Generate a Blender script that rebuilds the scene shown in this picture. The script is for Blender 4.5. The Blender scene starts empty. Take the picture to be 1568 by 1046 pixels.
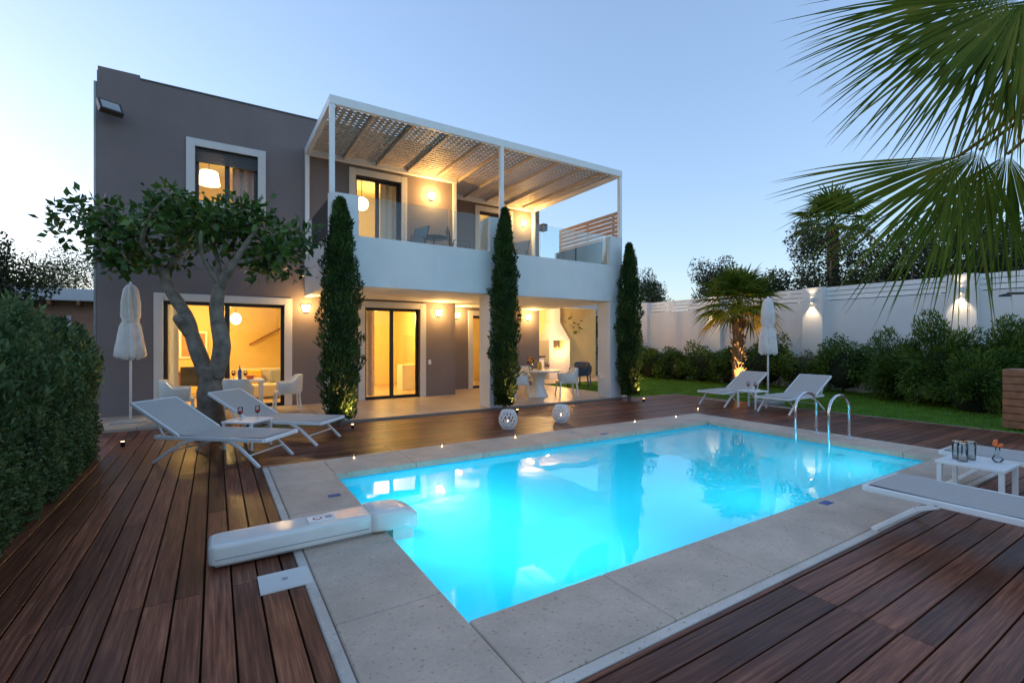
import bpy, math, random
import numpy as np
from mathutils import Vector, Matrix
random.seed(7); RNG=np.random.default_rng(7)
sc=bpy.context.scene
COL=sc.collection
rad=math.radians
# ------------------------------------------------------------------ materials
def nt(name):
    m=bpy.data.materials.new(name); m.use_nodes=True
    t=m.node_tree; t.nodes.clear()
    o=t.nodes.new('ShaderNodeOutputMaterial')
    return m,t,o
def N(t,ty,**k):
    n=t.nodes.new(ty)
    for a,b in k.items():
        if a in n.inputs: n.inputs[a].default_value=b
        else: setattr(n,a,b)
    return n
def c4(c): return (c[0],c[1],c[2],1)
def ramp(t,stops):
    r=t.nodes.new('ShaderNodeValToRGB'); e=r.color_ramp.elements
    while len(e)<len(stops): e.new(0.5)
    for i,(p,c) in enumerate(stops):
        e[i].position=p; e[i].color=c4(c)
    return r
def pmat(name,col,rough=.5,metal=0,amt=.12,scale=3.0,bump=0.0,bscale=60,spec=.5,streak=False):
    m,t,o=nt(name)
    b=N(t,'ShaderNodeBsdfPrincipled'); b.inputs['Roughness'].default_value=rough
    b.inputs['Metallic'].default_value=metal
    b.inputs['Specular IOR Level'].default_value=spec
    g=N(t,'ShaderNodeNewGeometry')
    n=N(t,'ShaderNodeTexNoise'); n.inputs['Scale'].default_value=scale; n.inputs['Detail'].default_value=5
    t.links.new(g.outputs['Position'],n.inputs['Vector'])
    r=ramp(t,[(.3,[c*(1-amt) for c in col]),(.7,[min(1,c*(1+amt)) for c in col])])
    t.links.new(n.outputs['Fac'],r.inputs[0]); out=r.outputs[0]
    if streak:
        mp=N(t,'ShaderNodeMapping'); mp.inputs['Scale'].default_value=(3,3,.5); t.links.new(g.outputs['Position'],mp.inputs['Vector'])
        n4=N(t,'ShaderNodeTexNoise'); n4.inputs['Scale'].default_value=1.2; n4.inputs['Detail'].default_value=4; t.links.new(mp.outputs[0],n4.inputs['Vector'])
        r4=ramp(t,[(.35,(.97,.97,.97)),(.6,(1,1,1))]); t.links.new(n4.outputs['Fac'],r4.inputs[0])
        mx=N(t,'ShaderNodeMixRGB',blend_type='MULTIPLY'); mx.inputs[0].default_value=1
        t.links.new(out,mx.inputs[1]); t.links.new(r4.outputs[0],mx.inputs[2]); out=mx.outputs[0]
    t.links.new(out,b.inputs['Base Color'])
    if bump>0:
        n2=N(t,'ShaderNodeTexNoise'); n2.inputs['Scale'].default_value=bscale; n2.inputs['Detail'].default_value=4
        t.links.new(g.outputs['Position'],n2.inputs['Vector'])
        bm=N(t,'ShaderNodeBump'); bm.inputs['Strength'].default_value=bump; bm.inputs['Distance'].default_value=.01
        t.links.new(n2.outputs['Fac'],bm.inputs['Height']); t.links.new(bm.outputs[0],b.inputs['Normal'])
    t.links.new(b.outputs[0],o.inputs[0])
    return m
def leafmat(name,cols,trans=.3,rough=.5,spec=.3):
    m,t,o=nt(name)
    g=N(t,'ShaderNodeNewGeometry')
    r=ramp(t,[(i/(len(cols)-1),c) for i,c in enumerate(cols)])
    n=N(t,'ShaderNodeTexNoise'); n.inputs['Scale'].default_value=2.2
    t.links.new(g.outputs['Position'],n.inputs['Vector'])
    mx=N(t,'ShaderNodeMath',operation='ADD')
    mu=N(t,'ShaderNodeMath',operation='MULTIPLY'); mu.inputs[1].default_value=.55
    t.links.new(g.outputs['Random Per Island'],mu.inputs[0])
    ms=N(t,'ShaderNodeMath',operation='MULTIPLY_ADD'); ms.inputs[1].default_value=1.6; ms.inputs[2].default_value=-.55
    t.links.new(n.outputs['Fac'],ms.inputs[0])
    t.links.new(mu.outputs[0],mx.inputs[0]); t.links.new(ms.outputs[0],mx.inputs[1])
    t.links.new(mx.outputs[0],r.inputs[0])
    b=N(t,'ShaderNodeBsdfPrincipled'); b.inputs['Roughness'].default_value=rough; b.inputs['Specular IOR Level'].default_value=spec
    t.links.new(r.outputs[0],b.inputs['Base Color'])
    tr=N(t,'ShaderNodeBsdfTranslucent'); t.links.new(r.outputs[0],tr.inputs[0])
    mix=N(t,'ShaderNodeMixShader'); mix.inputs[0].default_value=trans
    t.links.new(b.outputs[0],mix.inputs[1]); t.links.new(tr.outputs[0],mix.inputs[2])
    t.links.new(mix.outputs[0],o.inputs[0])
    return m
def deckmat(name,axis):
    m,t,o=nt(name)
    g=N(t,'ShaderNodeNewGeometry')
    mp=N(t,'ShaderNodeMapping'); 
    mp.inputs['Scale'].default_value=(1.3,38,38) if axis=='X' else (38,1.3,38)
    t.links.new(g.outputs['Position'],mp.inputs['Vector'])
    n=N(t,'ShaderNodeTexNoise'); n.inputs['Scale'].default_value=1.6; n.inputs['Detail'].default_value=6; n.inputs['Roughness'].default_value=.65
    add=N(t,'ShaderNodeVectorMath',operation='ADD')
    mul=N(t,'ShaderNodeMath',operation='MULTIPLY'); mul.inputs[1].default_value=37
    t.links.new(g.outputs['Random Per Island'],mul.inputs[0])
    t.links.new(mp.outputs[0],add.inputs[0]); t.links.new(mul.outputs[0],add.inputs[1])
    t.links.new(add.outputs[0],n.inputs['Vector'])
    r1=ramp(t,[(.3,(.070,.024,.013)),(.5,(.175,.060,.032)),(.72,(.33,.140,.078))])
    t.links.new(n.outputs['Fac'],r1.inputs[0])
    r2=ramp(t,[(0,(.5,.46,.44)),(.5,(.88,.83,.80)),(1,(1.35,1.28,1.2))])
    t.links.new(g.outputs['Random Per Island'],r2.inputs[0])
    mm=N(t,'ShaderNodeMixRGB',blend_type='MULTIPLY'); mm.inputs[0].default_value=1
    t.links.new(r1.outputs[0],mm.inputs[1]); t.links.new(r2.outputs[0],mm.inputs[2])
    n3=N(t,'ShaderNodeTexNoise'); n3.inputs['Scale'].default_value=1.1; n3.inputs['Detail'].default_value=4
    t.links.new(g.outputs['Position'],n3.inputs['Vector'])
    r3=ramp(t,[(.35,(.8,.8,.8)),(.7,(1.2,1.2,1.2))]); t.links.new(n3.outputs['Fac'],r3.inputs[0])
    m2=N(t,'ShaderNodeMixRGB',blend_type='MULTIPLY'); m2.inputs[0].default_value=1
    t.links.new(mm.outputs[0],m2.inputs[1]); t.links.new(r3.outputs[0],m2.inputs[2])
    b=N(t,'ShaderNodeBsdfPrincipled'); b.inputs['Specular IOR Level'].default_value=.27
    t.links.new(m2.outputs[0],b.inputs['Base Color'])
    rr=N(t,'ShaderNodeMapRange'); rr.inputs[3].default_value=.24; rr.inputs[4].default_value=.5
    t.links.new(n3.outputs['Fac'],rr.inputs[0]); t.links.new(rr.outputs[0],b.inputs['Roughness'])
    bm=N(t,'ShaderNodeBump'); bm.inputs['Strength'].default_value=.35; bm.inputs['Distance'].default_value=.004
    t.links.new(n.outputs['Fac'],bm.inputs['Height']); t.links.new(bm.outputs[0],b.inputs['Normal'])
    t.links.new(b.outputs[0],o.inputs[0])
    return m
def stonemat(name,base=(.61,.475,.365)):
    m,t,o=nt(name)
    g=N(t,'ShaderNodeNewGeometry')
    n=N(t,'ShaderNodeTexNoise'); n.inputs['Scale'].default_value=2.6; n.inputs['Detail'].default_value=8; n.inputs['Roughness'].default_value=.6
    t.links.new(g.outputs['Position'],n.inputs['Vector'])
    r=ramp(t,[(.3,[c*.82 for c in base]),(.7,[c*1.12 for c in base])]); t.links.new(n.outputs['Fac'],r.inputs[0])
    v=N(t,'ShaderNodeTexNoise'); v.inputs['Scale'].default_value=48; v.inputs['Detail'].default_value=3
    t.links.new(g.outputs['Position'],v.inputs['Vector'])
    r2=ramp(t,[(.28,(.58,.50,.45)),(.37,(.96,.95,.94)),(.64,(1,1,1)),(.75,(1.12,1.12,1.12))]); t.links.new(v.outputs['Fac'],r2.inputs[0])
    mm=N(t,'ShaderNodeMixRGB',blend_type='MULTIPLY'); mm.inputs[0].default_value=1
    t.links.new(r.outputs[0],mm.inputs[1]); t.links.new(r2.outputs[0],mm.inputs[2])
    r4=ramp(t,[(0,(.92,.92,.92)),(1,(1.06,1.05,1.04))]); t.links.new(g.outputs['Random Per Island'],r4.inputs[0])
    m3=N(t,'ShaderNodeMixRGB',blend_type='MULTIPLY'); m3.inputs[0].default_value=1
    t.links.new(mm.outputs[0],m3.inputs[1]); t.links.new(r4.outputs[0],m3.inputs[2])
    b=N(t,'ShaderNodeBsdfPrincipled'); b.inputs['Roughness'].default_value=.62
    t.links.new(m3.outputs[0],b.inputs['Base Color'])
    bm=N(t,'ShaderNodeBump'); bm.inputs['Strength'].default_value=.25; bm.inputs['Distance'].default_value=.003
    t.links.new(v.outputs['Fac'],bm.inputs['Height']); t.links.new(bm.outputs[0],b.inputs['Normal'])
    t.links.new(b.outputs[0],o.inputs[0])
    return m
def glassmat(name,tint=(.9,.95,.95),ior=1.5,rough=0.0,bump=None,extra=0.0,body=None):
    m,t,o=nt(name)
    tr=N(t,'ShaderNodeBsdfTransparent'); tr.inputs[0].default_value=c4(tint)
    under=tr.outputs[0]
    if body:
        tl=N(t,'ShaderNodeBsdfTranslucent'); tl.inputs[0].default_value=c4(body[0])
        mb=N(t,'ShaderNodeMixShader'); mb.inputs[0].default_value=body[1]
        t.links.new(tr.outputs[0],mb.inputs[1]); t.links.new(tl.outputs[0],mb.inputs[2]); under=mb.outputs[0]
    gl=N(t,'ShaderNodeBsdfGlossy'); gl.inputs['Roughness'].default_value=rough; gl.inputs[0].default_value=(1,1,1,1)
    f=N(t,'ShaderNodeFresnel'); f.inputs[0].default_value=ior
    fac=f.outputs[0]
    if extra:
        a=N(t,'ShaderNodeMath',operation='ADD'); a.inputs[1].default_value=extra
        t.links.new(f.outputs[0],a.inputs[0]); fac=a.outputs[0]
    mix=N(t,'ShaderNodeMixShader')
    t.links.new(fac,mix.inputs[0]); t.links.new(under,mix.inputs[1]); t.links.new(gl.outputs[0],mix.inputs[2])
    if bump:
        g=N(t,'ShaderNodeNewGeometry')
        n=N(t,'ShaderNodeTexNoise'); n.inputs['Scale'].default_value=bump[0]; n.inputs['Detail'].default_value=2
        t.links.new(g.outputs['Position'],n.inputs['Vector'])
        bm=N(t,'ShaderNodeBump'); bm.inputs['Strength'].default_value=bump[1]; bm.inputs['Distance'].default_value=bump[2]
        t.links.new(n.outputs['Fac'],bm.inputs['Height'])
        t.links.new(bm.outputs[0],gl.inputs['Normal']); t.links.new(bm.outputs[0],f.inputs['Normal'])
    t.links.new(mix.outputs[0],o.inputs[0])
    return m
def emat(name,col,s):
    m,t,o=nt(name); e=N(t,'ShaderNodeEmission'); e.inputs[0].default_value=c4(col); e.inputs[1].default_value=s
    t.links.new(e.outputs[0],o.inputs[0]); return m
def tilemat(name):
    m,t,o=nt(name)
    g=N(t,'ShaderNodeNewGeometry')
    br=N(t,'ShaderNodeTexBrick'); br.offset=0; br.inputs['Scale'].default_value=1
    br.inputs['Color1'].default_value=(.42,.34,.26,1); br.inputs['Color2'].default_value=(.50,.41,.32,1); br.inputs['Mortar'].default_value=(.25,.2,.16,1)
    br.inputs['Mortar Size'].default_value=.008; br.inputs['Brick Width'].default_value=.6; br.inputs['Row Height'].default_value=.6
    t.links.new(g.outputs['Position'],br.inputs['Vector'])
    b=N(t,'ShaderNodeBsdfPrincipled'); b.inputs['Roughness'].default_value=.35
    t.links.new(br.outputs[0],b.inputs['Base Color']); t.links.new(b.outputs[0],o.inputs[0]); return m

M_taupe=pmat('taupe_stucco',(.205,.170,.166),.85,amt=.07,scale=1.2,bump=.25,bscale=120,streak=True)
M_white=pmat('white_stucco',(.76,.75,.73),.8,amt=.04,scale=1.5,bump=.2,bscale=120,streak=True)
M_trim=pmat('light_grey_trim',(.66,.64,.62),.75,amt=.05,scale=2,bump=.1)
M_wpaint=pmat('white_powdercoat',(.84,.83,.81),.4,amt=.03,scale=5)
M_lattice=pmat('pergola_slat_paint',(.52,.43,.34),.6,amt=.08,scale=5)
M_plastic=pmat('white_plastic',(.76,.74,.68),.2,amt=.04,scale=6)
M_greyp=pmat('grey_plastic',(.35,.36,.36),.4)
M_dark=pmat('anthracite_aluminium',(.035,.035,.038),.35,metal=.4,amt=.05)
M_shut=pmat('roller_shutter',(.08,.08,.085),.5)
M_sling=pmat('sling_fabric',(.48,.45,.41),.8,amt=.06,scale=40,bump=.3,bscale=400)
M_canvas=pmat('white_canvas',(.80,.74,.69),.85,amt=.08,scale=8,bump=.3,bscale=60)
M_chrome=pmat('stainless_steel',(.75,.76,.78),.12,metal=1,amt=.02)
M_stone=stonemat('travertine')
M_border=stonemat('pale_stone_border',(.66,.58,.50))
M_tile=tilemat('terrace_tiles')
M_deckX=deckmat('deck_planks_x','X'); M_deckY=deckmat('deck_planks_y','Y')
M_wood=pmat('teak_wood',(.30,.13,.06),.55,amt=.3,scale=9)
M_slat=pmat('tan_slats',(.50,.34,.25),.6,amt=.12,scale=6)
M_ground=pmat('ground_earth',(.06,.07,.03),.95,amt=.4,scale=.8)
M_grass=pmat('lawn_base',(.07,.16,.014),.9,amt=.35,scale=5)
M_blade=leafmat('lawn_blades',[(.07,.17,.014),(.13,.29,.025),(.20,.38,.04)])
M_hedge=leafmat('hedge_leaves',[(.016,.04,.012),(.05,.095,.028),(.11,.165,.055),(.19,.25,.10)])
M_hedgeR=leafmat('shrub_leaves',[(.02,.05,.008),(.07,.14,.02),(.16,.25,.04)])
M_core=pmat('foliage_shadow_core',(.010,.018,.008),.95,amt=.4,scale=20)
M_cyp=leafmat('cypress_leaves',[(.012,.03,.005),(.034,.07,.012),(.075,.125,.022)],.15)
M_citrus=leafmat('citrus_leaves',[(.014,.04,.007),(.035,.085,.013),(.07,.14,.024),(.14,.22,.045)],.25,.35,.4)
M_olive=leafmat('olive_leaves',[(.02,.032,.010),(.045,.06,.02),(.085,.10,.035)],.25)
M_palm=leafmat('palm_leaves',[(.03,.06,.006),(.075,.12,.012),(.14,.19,.022),(.26,.25,.04)],.3,.6,.15)
M_palmdry=leafmat('palm_yellow',[(.10,.11,.012),(.28,.19,.025),(.40,.25,.04)],.35,.6,.15)
M_bark=pmat('bark',(.19,.155,.12),.9,amt=.4,scale=7,bump=.8,bscale=25)
M_palmbark=pmat('palm_bark',(.16,.10,.06),.95,amt=.45,scale=14,bump=1,bscale=30)
M_glass=glassmat('window_glass',(.93,.95,.93),1.45)
M_bglass=glassmat('balcony_glass',(.84,.91,.91),1.4)
M_water=glassmat('pool_water',(.34,.90,1),1.46,bump=(1.6,.07,.05),extra=.05,body=((.05,.68,.87),.72))
M_cream=pmat('interior_plaster',(.80,.62,.28),.9,amt=.03)
M_ceil=pmat('interior_ceiling',(.8,.70,.48),.9,amt=.02)
M_ifloor=pmat('interior_floor',(.5,.38,.24),.3,amt=.1)
M_curtain=pmat('curtain_fabric',(.62,.5,.42),.9,amt=.15,scale=18)
M_sofa=pmat('sofa_fabric',(.55,.50,.42),.9)
M_bulb=emat('lamp_glow',(1,.72,.36),11)
M_shade=emat('lampshade_glow',(1,.76,.45),5)
M_candle=emat('candle_flame',(1,.62,.25),14)
M_fire=emat('fire_glow',(1,.42,.08),9)
M_basin=pmat('pool_plaster',(.06,.56,.68),.6,amt=.05,scale=1.0)
M_blue=pmat('blue_depth_tile',(.02,.10,.35),.3)
M_red=pmat('red_wine',(.45,.01,.01),.15)
M_yel=pmat('yellow_petals',(.75,.45,.03),.5)
M_orange=pmat('orange_petals',(.85,.18,.04),.5)
M_terra=pmat('terracotta',(.50,.27,.17),.9)
M_clear=glassmat('clear_glass',(.88,.92,.93),1.45)
M_black=pmat('black_metal',(.02,.02,.02),.4)
M_cushion=pmat('grey_cushion',(.22,.22,.23),.9)
M_spa=pmat('blue_fabric',(.05,.07,.12),.8)

# ------------------------------------------------------------------ mesh builder
class MB:
    def __init__(s): s.v=[];s.f=[];s.mi=[];s.ms=[];s.M=Matrix.Identity(4);s.sm=[]
    def m(s,mat):
        if mat not in s.ms: s.ms.append(mat)
        return s.ms.index(mat)
    def av(s,p):
        s.v.append(tuple(s.M@Vector(p))); return len(s.v)-1
    def face(s,idx,mat,sm=False): s.f.append(tuple(idx)); s.mi.append(s.m(mat)); s.sm.append(sm)
    def poly(s,pts,mat,sm=False): s.face([s.av(p) for p in pts],mat,sm)
    def box(s,x0,x1,y0,y1,z0,z1,mat):
        a=[s.av(p) for p in [(x0,y0,z0),(x1,y0,z0),(x1,y1,z0),(x0,y1,z0),(x0,y0,z1),(x1,y0,z1),(x1,y1,z1),(x0,y1,z1)]]
        for q in [(3,2,1,0),(4,5,6,7),(0,1,5,4),(1,2,6,5),(2,3,7,6),(3,0,4,7)]: s.face([a[i] for i in q],mat)
    def tube(s,pts,rs,n,mat,caps=True):
        pts=[Vector(p) for p in pts]
        if not hasattr(rs,'__len__'): rs=[rs]*len(pts)
        rings=[]; up=None
        for i,p in enumerate(pts):
            d=(pts[min(i+1,len(pts)-1)]-pts[max(i-1,0)]).normalized()
            if up is None: up=Vector((0,0,1)) if abs(d.z)<.9 else Vector((1,0,0))
            a=d.cross(up).normalized(); b=a.cross(d).normalized(); up=b
            rings.append([s.av(p+(a*math.cos(2*math.pi*k/n)+b*math.sin(2*math.pi*k/n))*rs[i]) for k in range(n)])
        for i in range(len(rings)-1):
            for k in range(n):
                s.face([rings[i][k],rings[i][(k+1)%n],rings[i+1][(k+1)%n],rings[i+1][k]],mat,True)
        if caps: s.face(rings[0][::-1],mat); s.face(rings[-1],mat)
    def bar(s,p0,p1,w,h,mat):
        p0=Vector(p0);p1=Vector(p1); d=(p1-p0).normalized()
        up=Vector((0,0,1)) if abs(d.z)<.95 else Vector((1,0,0))
        a=d.cross(up).normalized()*w/2; b=a.cross(d).normalized()*h/2
        q=[s.av(p) for p in [p0-a-b,p0+a-b,p0+a+b,p0-a+b,p1-a-b,p1+a-b,p1+a+b,p1-a+b]]
        for r in [(3,2,1,0),(4,5,6,7),(0,1,5,4),(1,2,6,5),(2,3,7,6),(3,0,4,7)]: s.face([q[i] for i in r],mat)
    def lathe(s,c,prof,n,mat,lump=0):
        rings=[]
        for r,z in prof:
            rings.append([s.av((c[0]+r*math.cos(2*math.pi*k/n)*(1+lump*random.uniform(-1,1)),c[1]+r*math.sin(2*math.pi*k/n)*(1+lump*random.uniform(-1,1)),c[2]+z)) for k in range(n)])
        for i in range(len(rings)-1):
            for k in range(n): s.face([rings[i][k],rings[i][(k+1)%n],rings[i+1][(k+1)%n],rings[i+1][k]],mat,True)
        s.face(rings[0][::-1],mat); s.face(rings[-1],mat)
    def sph(s,c,r,mat,n=12,sz=1,lump=0):
        s.lathe(c,[(max(r*math.sin(math.pi*i/n),.0005),-r*sz*math.cos(math.pi*i/n)) for i in range(n+1)],n*2,mat,lump)
    def build(s,name,parent=None,bevel=0,seg=2):
        me=bpy.data.meshes.new(name); me.from_pydata(s.v,[],s.f)
        for m in s.ms: me.materials.append(m)
        me.polygons.foreach_set('material_index',s.mi); me.polygons.foreach_set('use_smooth',s.sm)
        me.update(); o=bpy.data.objects.new(name,me); COL.objects.link(o)
        if parent: o.parent=parent
        if bevel:
            b=o.modifiers.new('bevel','BEVEL'); b.width=bevel; b.segments=seg; b.limit_method='ANGLE'; b.angle_limit=rad(40)
        return o
def empty(name,loc=(0,0,0),rz=0):
    e=bpy.data.objects.new(name,None); COL.objects.link(e); e.location=loc; e.rotation_euler=(0,0,rz); return e
def point(name,loc,power,col=(1,.6,.24),r=.08,parent=None):
    l=bpy.data.lights.new(name,'POINT'); l.energy=power; l.color=col; l.shadow_soft_size=r
    o=bpy.data.objects.new(name,l); COL.objects.link(o); o.location=loc
    if parent: o.parent=parent
    return o
def spot(name,loc,target,power,angle,col=(1,.62,.26),parent=None,r=.03,blend=.6):
    l=bpy.data.lights.new(name,'SPOT'); l.energy=power; l.color=col; l.spot_size=rad(angle); l.spot_blend=blend; l.shadow_soft_size=r
    o=bpy.data.objects.new(name,l); COL.objects.link(o); o.location=loc
    o.rotation_euler=(Vector(target)-Vector(loc)).to_track_quat('-Z','Y').to_euler()
    if parent: o.parent=parent
    return o
def leaves(name,P,L,mat,bias=None,bw=0.0,aspect=.28,parent=None):
    P=np.asarray(P,float); n=len(P)
    a=RNG.normal(size=(n,3)); a/=np.linalg.norm(a,axis=1)[:,None]
    if bias is not None:
        a=a*(1-bw)+np.asarray(bias)*bw; a/=np.linalg.norm(a,axis=1)[:,None]
    r=RNG.normal(size=(n,3)); b=np.cross(a,r); b/=np.linalg.norm(b,axis=1)[:,None]
    c=np.cross(a,b)
    L=np.broadcast_to(np.asarray(L,float),(n,)) * RNG.uniform(.7,1.25,n); L=L[:,None]; W=L*aspect
    V=np.stack([P,P+a*L*.45+b*W+c*L*.06,P+a*L,P+a*L*.45-b*W+c*L*.06],1).reshape(-1,3)
    me=bpy.data.meshes.new(name); me.vertices.add(4*n); me.vertices.foreach_set('co',V.ravel())
    me.loops.add(4*n); me.loops.foreach_set('vertex_index',np.arange(4*n,dtype=np.int32))
    me.polygons.add(n); me.polygons.foreach_set('loop_start',np.arange(0,4*n,4,dtype=np.int32))
    try: me.polygons.foreach_set('loop_total',np.full(n,4,dtype=np.int32))
    except Exception: pass
    me.materials.append(mat); me.update(calc_edges=True)
    o=bpy.data.objects.new(name,me); COL.objects.link(o)
    if parent: o.parent=parent
    return o

# ------------------------------------------------------------------ ground, deck, pool
PX0,PX1,PY0,PY1=1.22,8.35,2.42,5.95
g=MB(); R=400
for x0,x1,y0,y1 in [(-R,PX0-.1,-R,R),(PX1+.1,R,-R,R),(PX0-.1,PX1+.1,-R,PY0-.1),(PX0-.1,PX1+.1,PY1+.1,R)]:
    g.poly([(x0,y0,-.09),(x1,y0,-.09),(x1,y1,-.09),(x0,y1,-.09)],M_ground)
g.build('ground')
def planks(name,x0,x1,y0,y1,axis,w=.143,gap=.011,L=2.6,off=0.0,mat=None):
    b=MB()
    a0,a1,c0,c1=(x0,x1,y0,y1) if axis=='X' else (y0,y1,x0,x1)
    c=c0; row=0
    while c<c1-.02:
        ce=min(c+w,c1)
        a=a0-off- random.choice([0,0,0,L*.5])
        while a<a1:
            s0=max(a,a0); e=min(a+L-.004,a1)
            if e-s0>.05:
                dz=random.uniform(-.0015,.0015)
                if axis=='X': b.box(s0,e,c,ce,-.03,dz,mat)
                else: b.box(c,ce,s0,e,-.03,dz,mat)
            a+=L
        c+=w+gap; row+=1
    return b.build(name,None,.003,1)
planks('wooden_deck',-1.75,.495,-1.5,10.8,'Y',L=3.3,off=1.5,mat=M_deckY)
planks('wooden_deck',.495,11.9,6.78,9.58,'X',L=3.4,mat=M_deckX)
planks('wooden_deck',.50,11.9,-2.0,1.725,'X',L=3.1,off=.4,mat=M_deckX)
planks('wooden_deck',9.09,11.9,1.73,6.775,'X',L=2.9,mat=M_deckX)
cp=MB()
def slabs(x0,x1,y0,y1,axis,n):
    for i in range(n):
        if axis=='X':
            a=x0+(x1-x0)*i/n; b=x0+(x1-x0)*(i+1)/n; cp.box(a+.002,b-.002,y0,y1,-.07,.012,M_stone)
        else:
            a=y0+(y1-y0)*i/n; b=y0+(y1-y0)*(i+1)/n; cp.box(x0,x1,a+.002,b-.002,-.07,.012,M_stone)
slabs(.57,PX0,1.8,6.70,'Y',5); slabs(PX1,9.0,1.8,6.70,'Y',5)
slabs(PX0+.003,PX1-.003,1.8,PY0,'X',7); slabs(PX0+.003,PX1-.003,PY1,6.70,'X',7)
for a in [(.50,.567,1.73,6.77),(9.003,9.08,1.73,6.77)]: cp.box(*a,-.07,.006,M_border)
for a in [(.57,9.0,1.73,1.797),(.57,9.0,6.703,6.77)]: cp.box(*a,-.07,.006,M_border)
cpo=cp.build('pool_coping',None,.012,3)
pool=empty('swimming_pool')
b=MB(); D=-1.45
b.poly([(PX0,PY0,D),(PX1,PY0,D),(PX1,PY1,D),(PX0,PY1,D)],M_basin)
for q in [((PX0,PY0),(PX0,PY1)),((PX0,PY1),(PX1,PY1)),((PX1,PY1),(PX1,PY0)),((PX1,PY0),(PX0,PY0))]:
    (ax,ay),(bx,by)=q; b.poly([(ax,ay,D),(bx,by,D),(bx,by,-.06),(ax,ay,-.06)],M_basin)
b.build('basin',pool)
b=MB(); b.poly([(PX0,PY0,-.08),(PX1,PY0,-.08),(PX1,PY1,-.08),(PX0,PY1,-.08)],M_water); b.build('water_surface',pool)
def arealight(name,loc,target,power,sx,sy,col,parent):
    l=bpy.data.lights.new(name,'AREA'); l.shape='RECTANGLE'; l.size=sx; l.size_y=sy; l.energy=power; l.color=col
    o=bpy.data.objects.new(name,l); COL.objects.link(o); o.location=loc
    o.rotation_euler=(Vector(target)-Vector(loc)).to_track_quat('-Z','Y').to_euler(); o.parent=parent
for i,x in enumerate([2.4,4.8,7.2]):
    arealight('pool_light_%d'%i,(x,PY0+.02,-.9),(x,PY1,-.9),25,.7,.5,(.85,1,1),pool)
arealight('pool_light_3',(PX0+.02,4.2,-.85),(PX1,4.2,-.9),55,.7,.5,(.85,1,1),pool)
t=MB()
t.box(.98,1.10,5.08,5.16,.011,.015,M_blue); t.box(5.03,5.17,2.27,2.35,.011,.015,M_blue); t.box(5.6,5.74,6.03,6.10,.011,.015,M_blue)
t.build('pool_depth_marker')
lad=empty('pool_ladder'); b=MB()
for y in (3.65,4.15):
    pts=[(8.82,y,.0),(8.82,y,.45)]
    for k in range(9):
        a=math.pi*k/8; pts.append((8.48+.34*math.cos(a),y,.50+.24*math.sin(a)))
    pts+= [(8.14,y,.3),(8.14,y,-1.0)]
    b.tube(pts,.021,10,M_chrome); b.lathe((8.82,y,.012),[(.05,0),(.05,.012),(.025,.02)],16,M_chrome)
for z in (-.35,-.62,-.88): b.box(8.10,8.18,3.65,4.15,z,z+.03,M_chrome)
b.build('rails_and_treads',lad)
fu=empty('pool_filter_unit')
b=MB()
def loft(b,secs,mat,n=20,e=.5):
    rings=[]
    for (x,yc,zc,hy,hz) in secs:
        rr=[]
        for k in range(n):
            a=2*math.pi*(k+.5)/n; cy=math.cos(a); cz=math.sin(a)
            rr.append(b.av((x,yc+hy*math.copysign(abs(cy)**e,cy),zc+hz*math.copysign(abs(cz)**e,cz))))
        rings.append(rr)
    for i in range(len(rings)-1):
        for k in range(n): b.face([rings[i][k],rings[i][(k+1)%n],rings[i+1][(k+1)%n],rings[i+1][k]],mat,True)
    b.face(rings[0][::-1],mat,True); b.face(rings[-1],mat,True)
loft(b,[(-.045,4.03,.10,.10,.05),(-.035,4.03,.10,.13,.068),(0,4.03,.10,.143,.076),(.05,4.03,.10,.147,.078),(.2,4.03,.10,.148,.078),(1.08,4.03,.11,.148,.080),(1.085,4.03,.11,.14,.075)],M_plastic,44,.27)
b.build('casing',fu)
b=MB(); loft(b,[(1.08,4.03,.11,.142,.075),(1.09,4.03,.115,.158,.086),(1.14,4.03,.115,.164,.092),(1.34,4.03,.105,.164,.092),(1.42,4.03,.085,.158,.084),(1.48,4.03,.06,.14,.07),(1.50,4.03,.04,.10,.05)],M_plastic,44,.36)
b.box(1.27,1.45,3.91,4.15,-.4,.04,M_plastic); b.build('head',fu)
b=MB(); b.box(0,1.1,3.92,4.14,.013,.05,M_greyp); b.box(.62,.82,3.97,4.09,.185,.1905,M_wpaint); b.lathe((.69,4.03,.1907),[(.035,0),(.035,.001)],16,M_red); b.lathe((.69,4.03,.1920),[(.026,0),(.026,.001)],16,M_wpaint); b.box(.75,.80,4.0,4.06,.1907,.1917,M_greyp)
b.box(.0,1.06,3.879,3.885,.075,.081,M_greyp); b.build('seams_and_label',fu)
b=MB(); b.box(.24,.55,3.36,3.62,.002,.016,M_plastic); b.lathe((.395,3.49,.016),[(.02,0),(.02,.003)],12,M_greyp); b.build('skimmer_cover',None,.006,2)
b=MB(); b.box(1.87,10.0,9.6,14.3,-.06,.05,M_tile); b.box(-2.2,1.868,10.81,12.8,-.06,.05,M_tile); b.build('terrace',None,.006,2)
b=MB(); b.box(11.93,17.3,-3,26,-.085,-.02,M_grass); b.box(10.01,11.92,9.62,26,-.085,-.02,M_grass); b.box(9.99,11.92,9.585,9.615,-.08,.0,M_border); b.box(11.903,11.925,-3,9.585,-.08,.0,M_border)
b.build('lawn')
n=80000
P=np.column_stack([RNG.uniform(11.95,17.2,n),RNG.uniform(0,16,n),np.full(n,-.02)])
n2=12000; P2=np.column_stack([RNG.uniform(10.03,11.95,n2),RNG.uniform(9.65,14.2,n2),np.full(n2,-.02)])
leaves('lawn_grass',np.vstack([P,P2]),.055,M_blade,bias=(0,0,1),bw=.6,aspect=.1)

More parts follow.
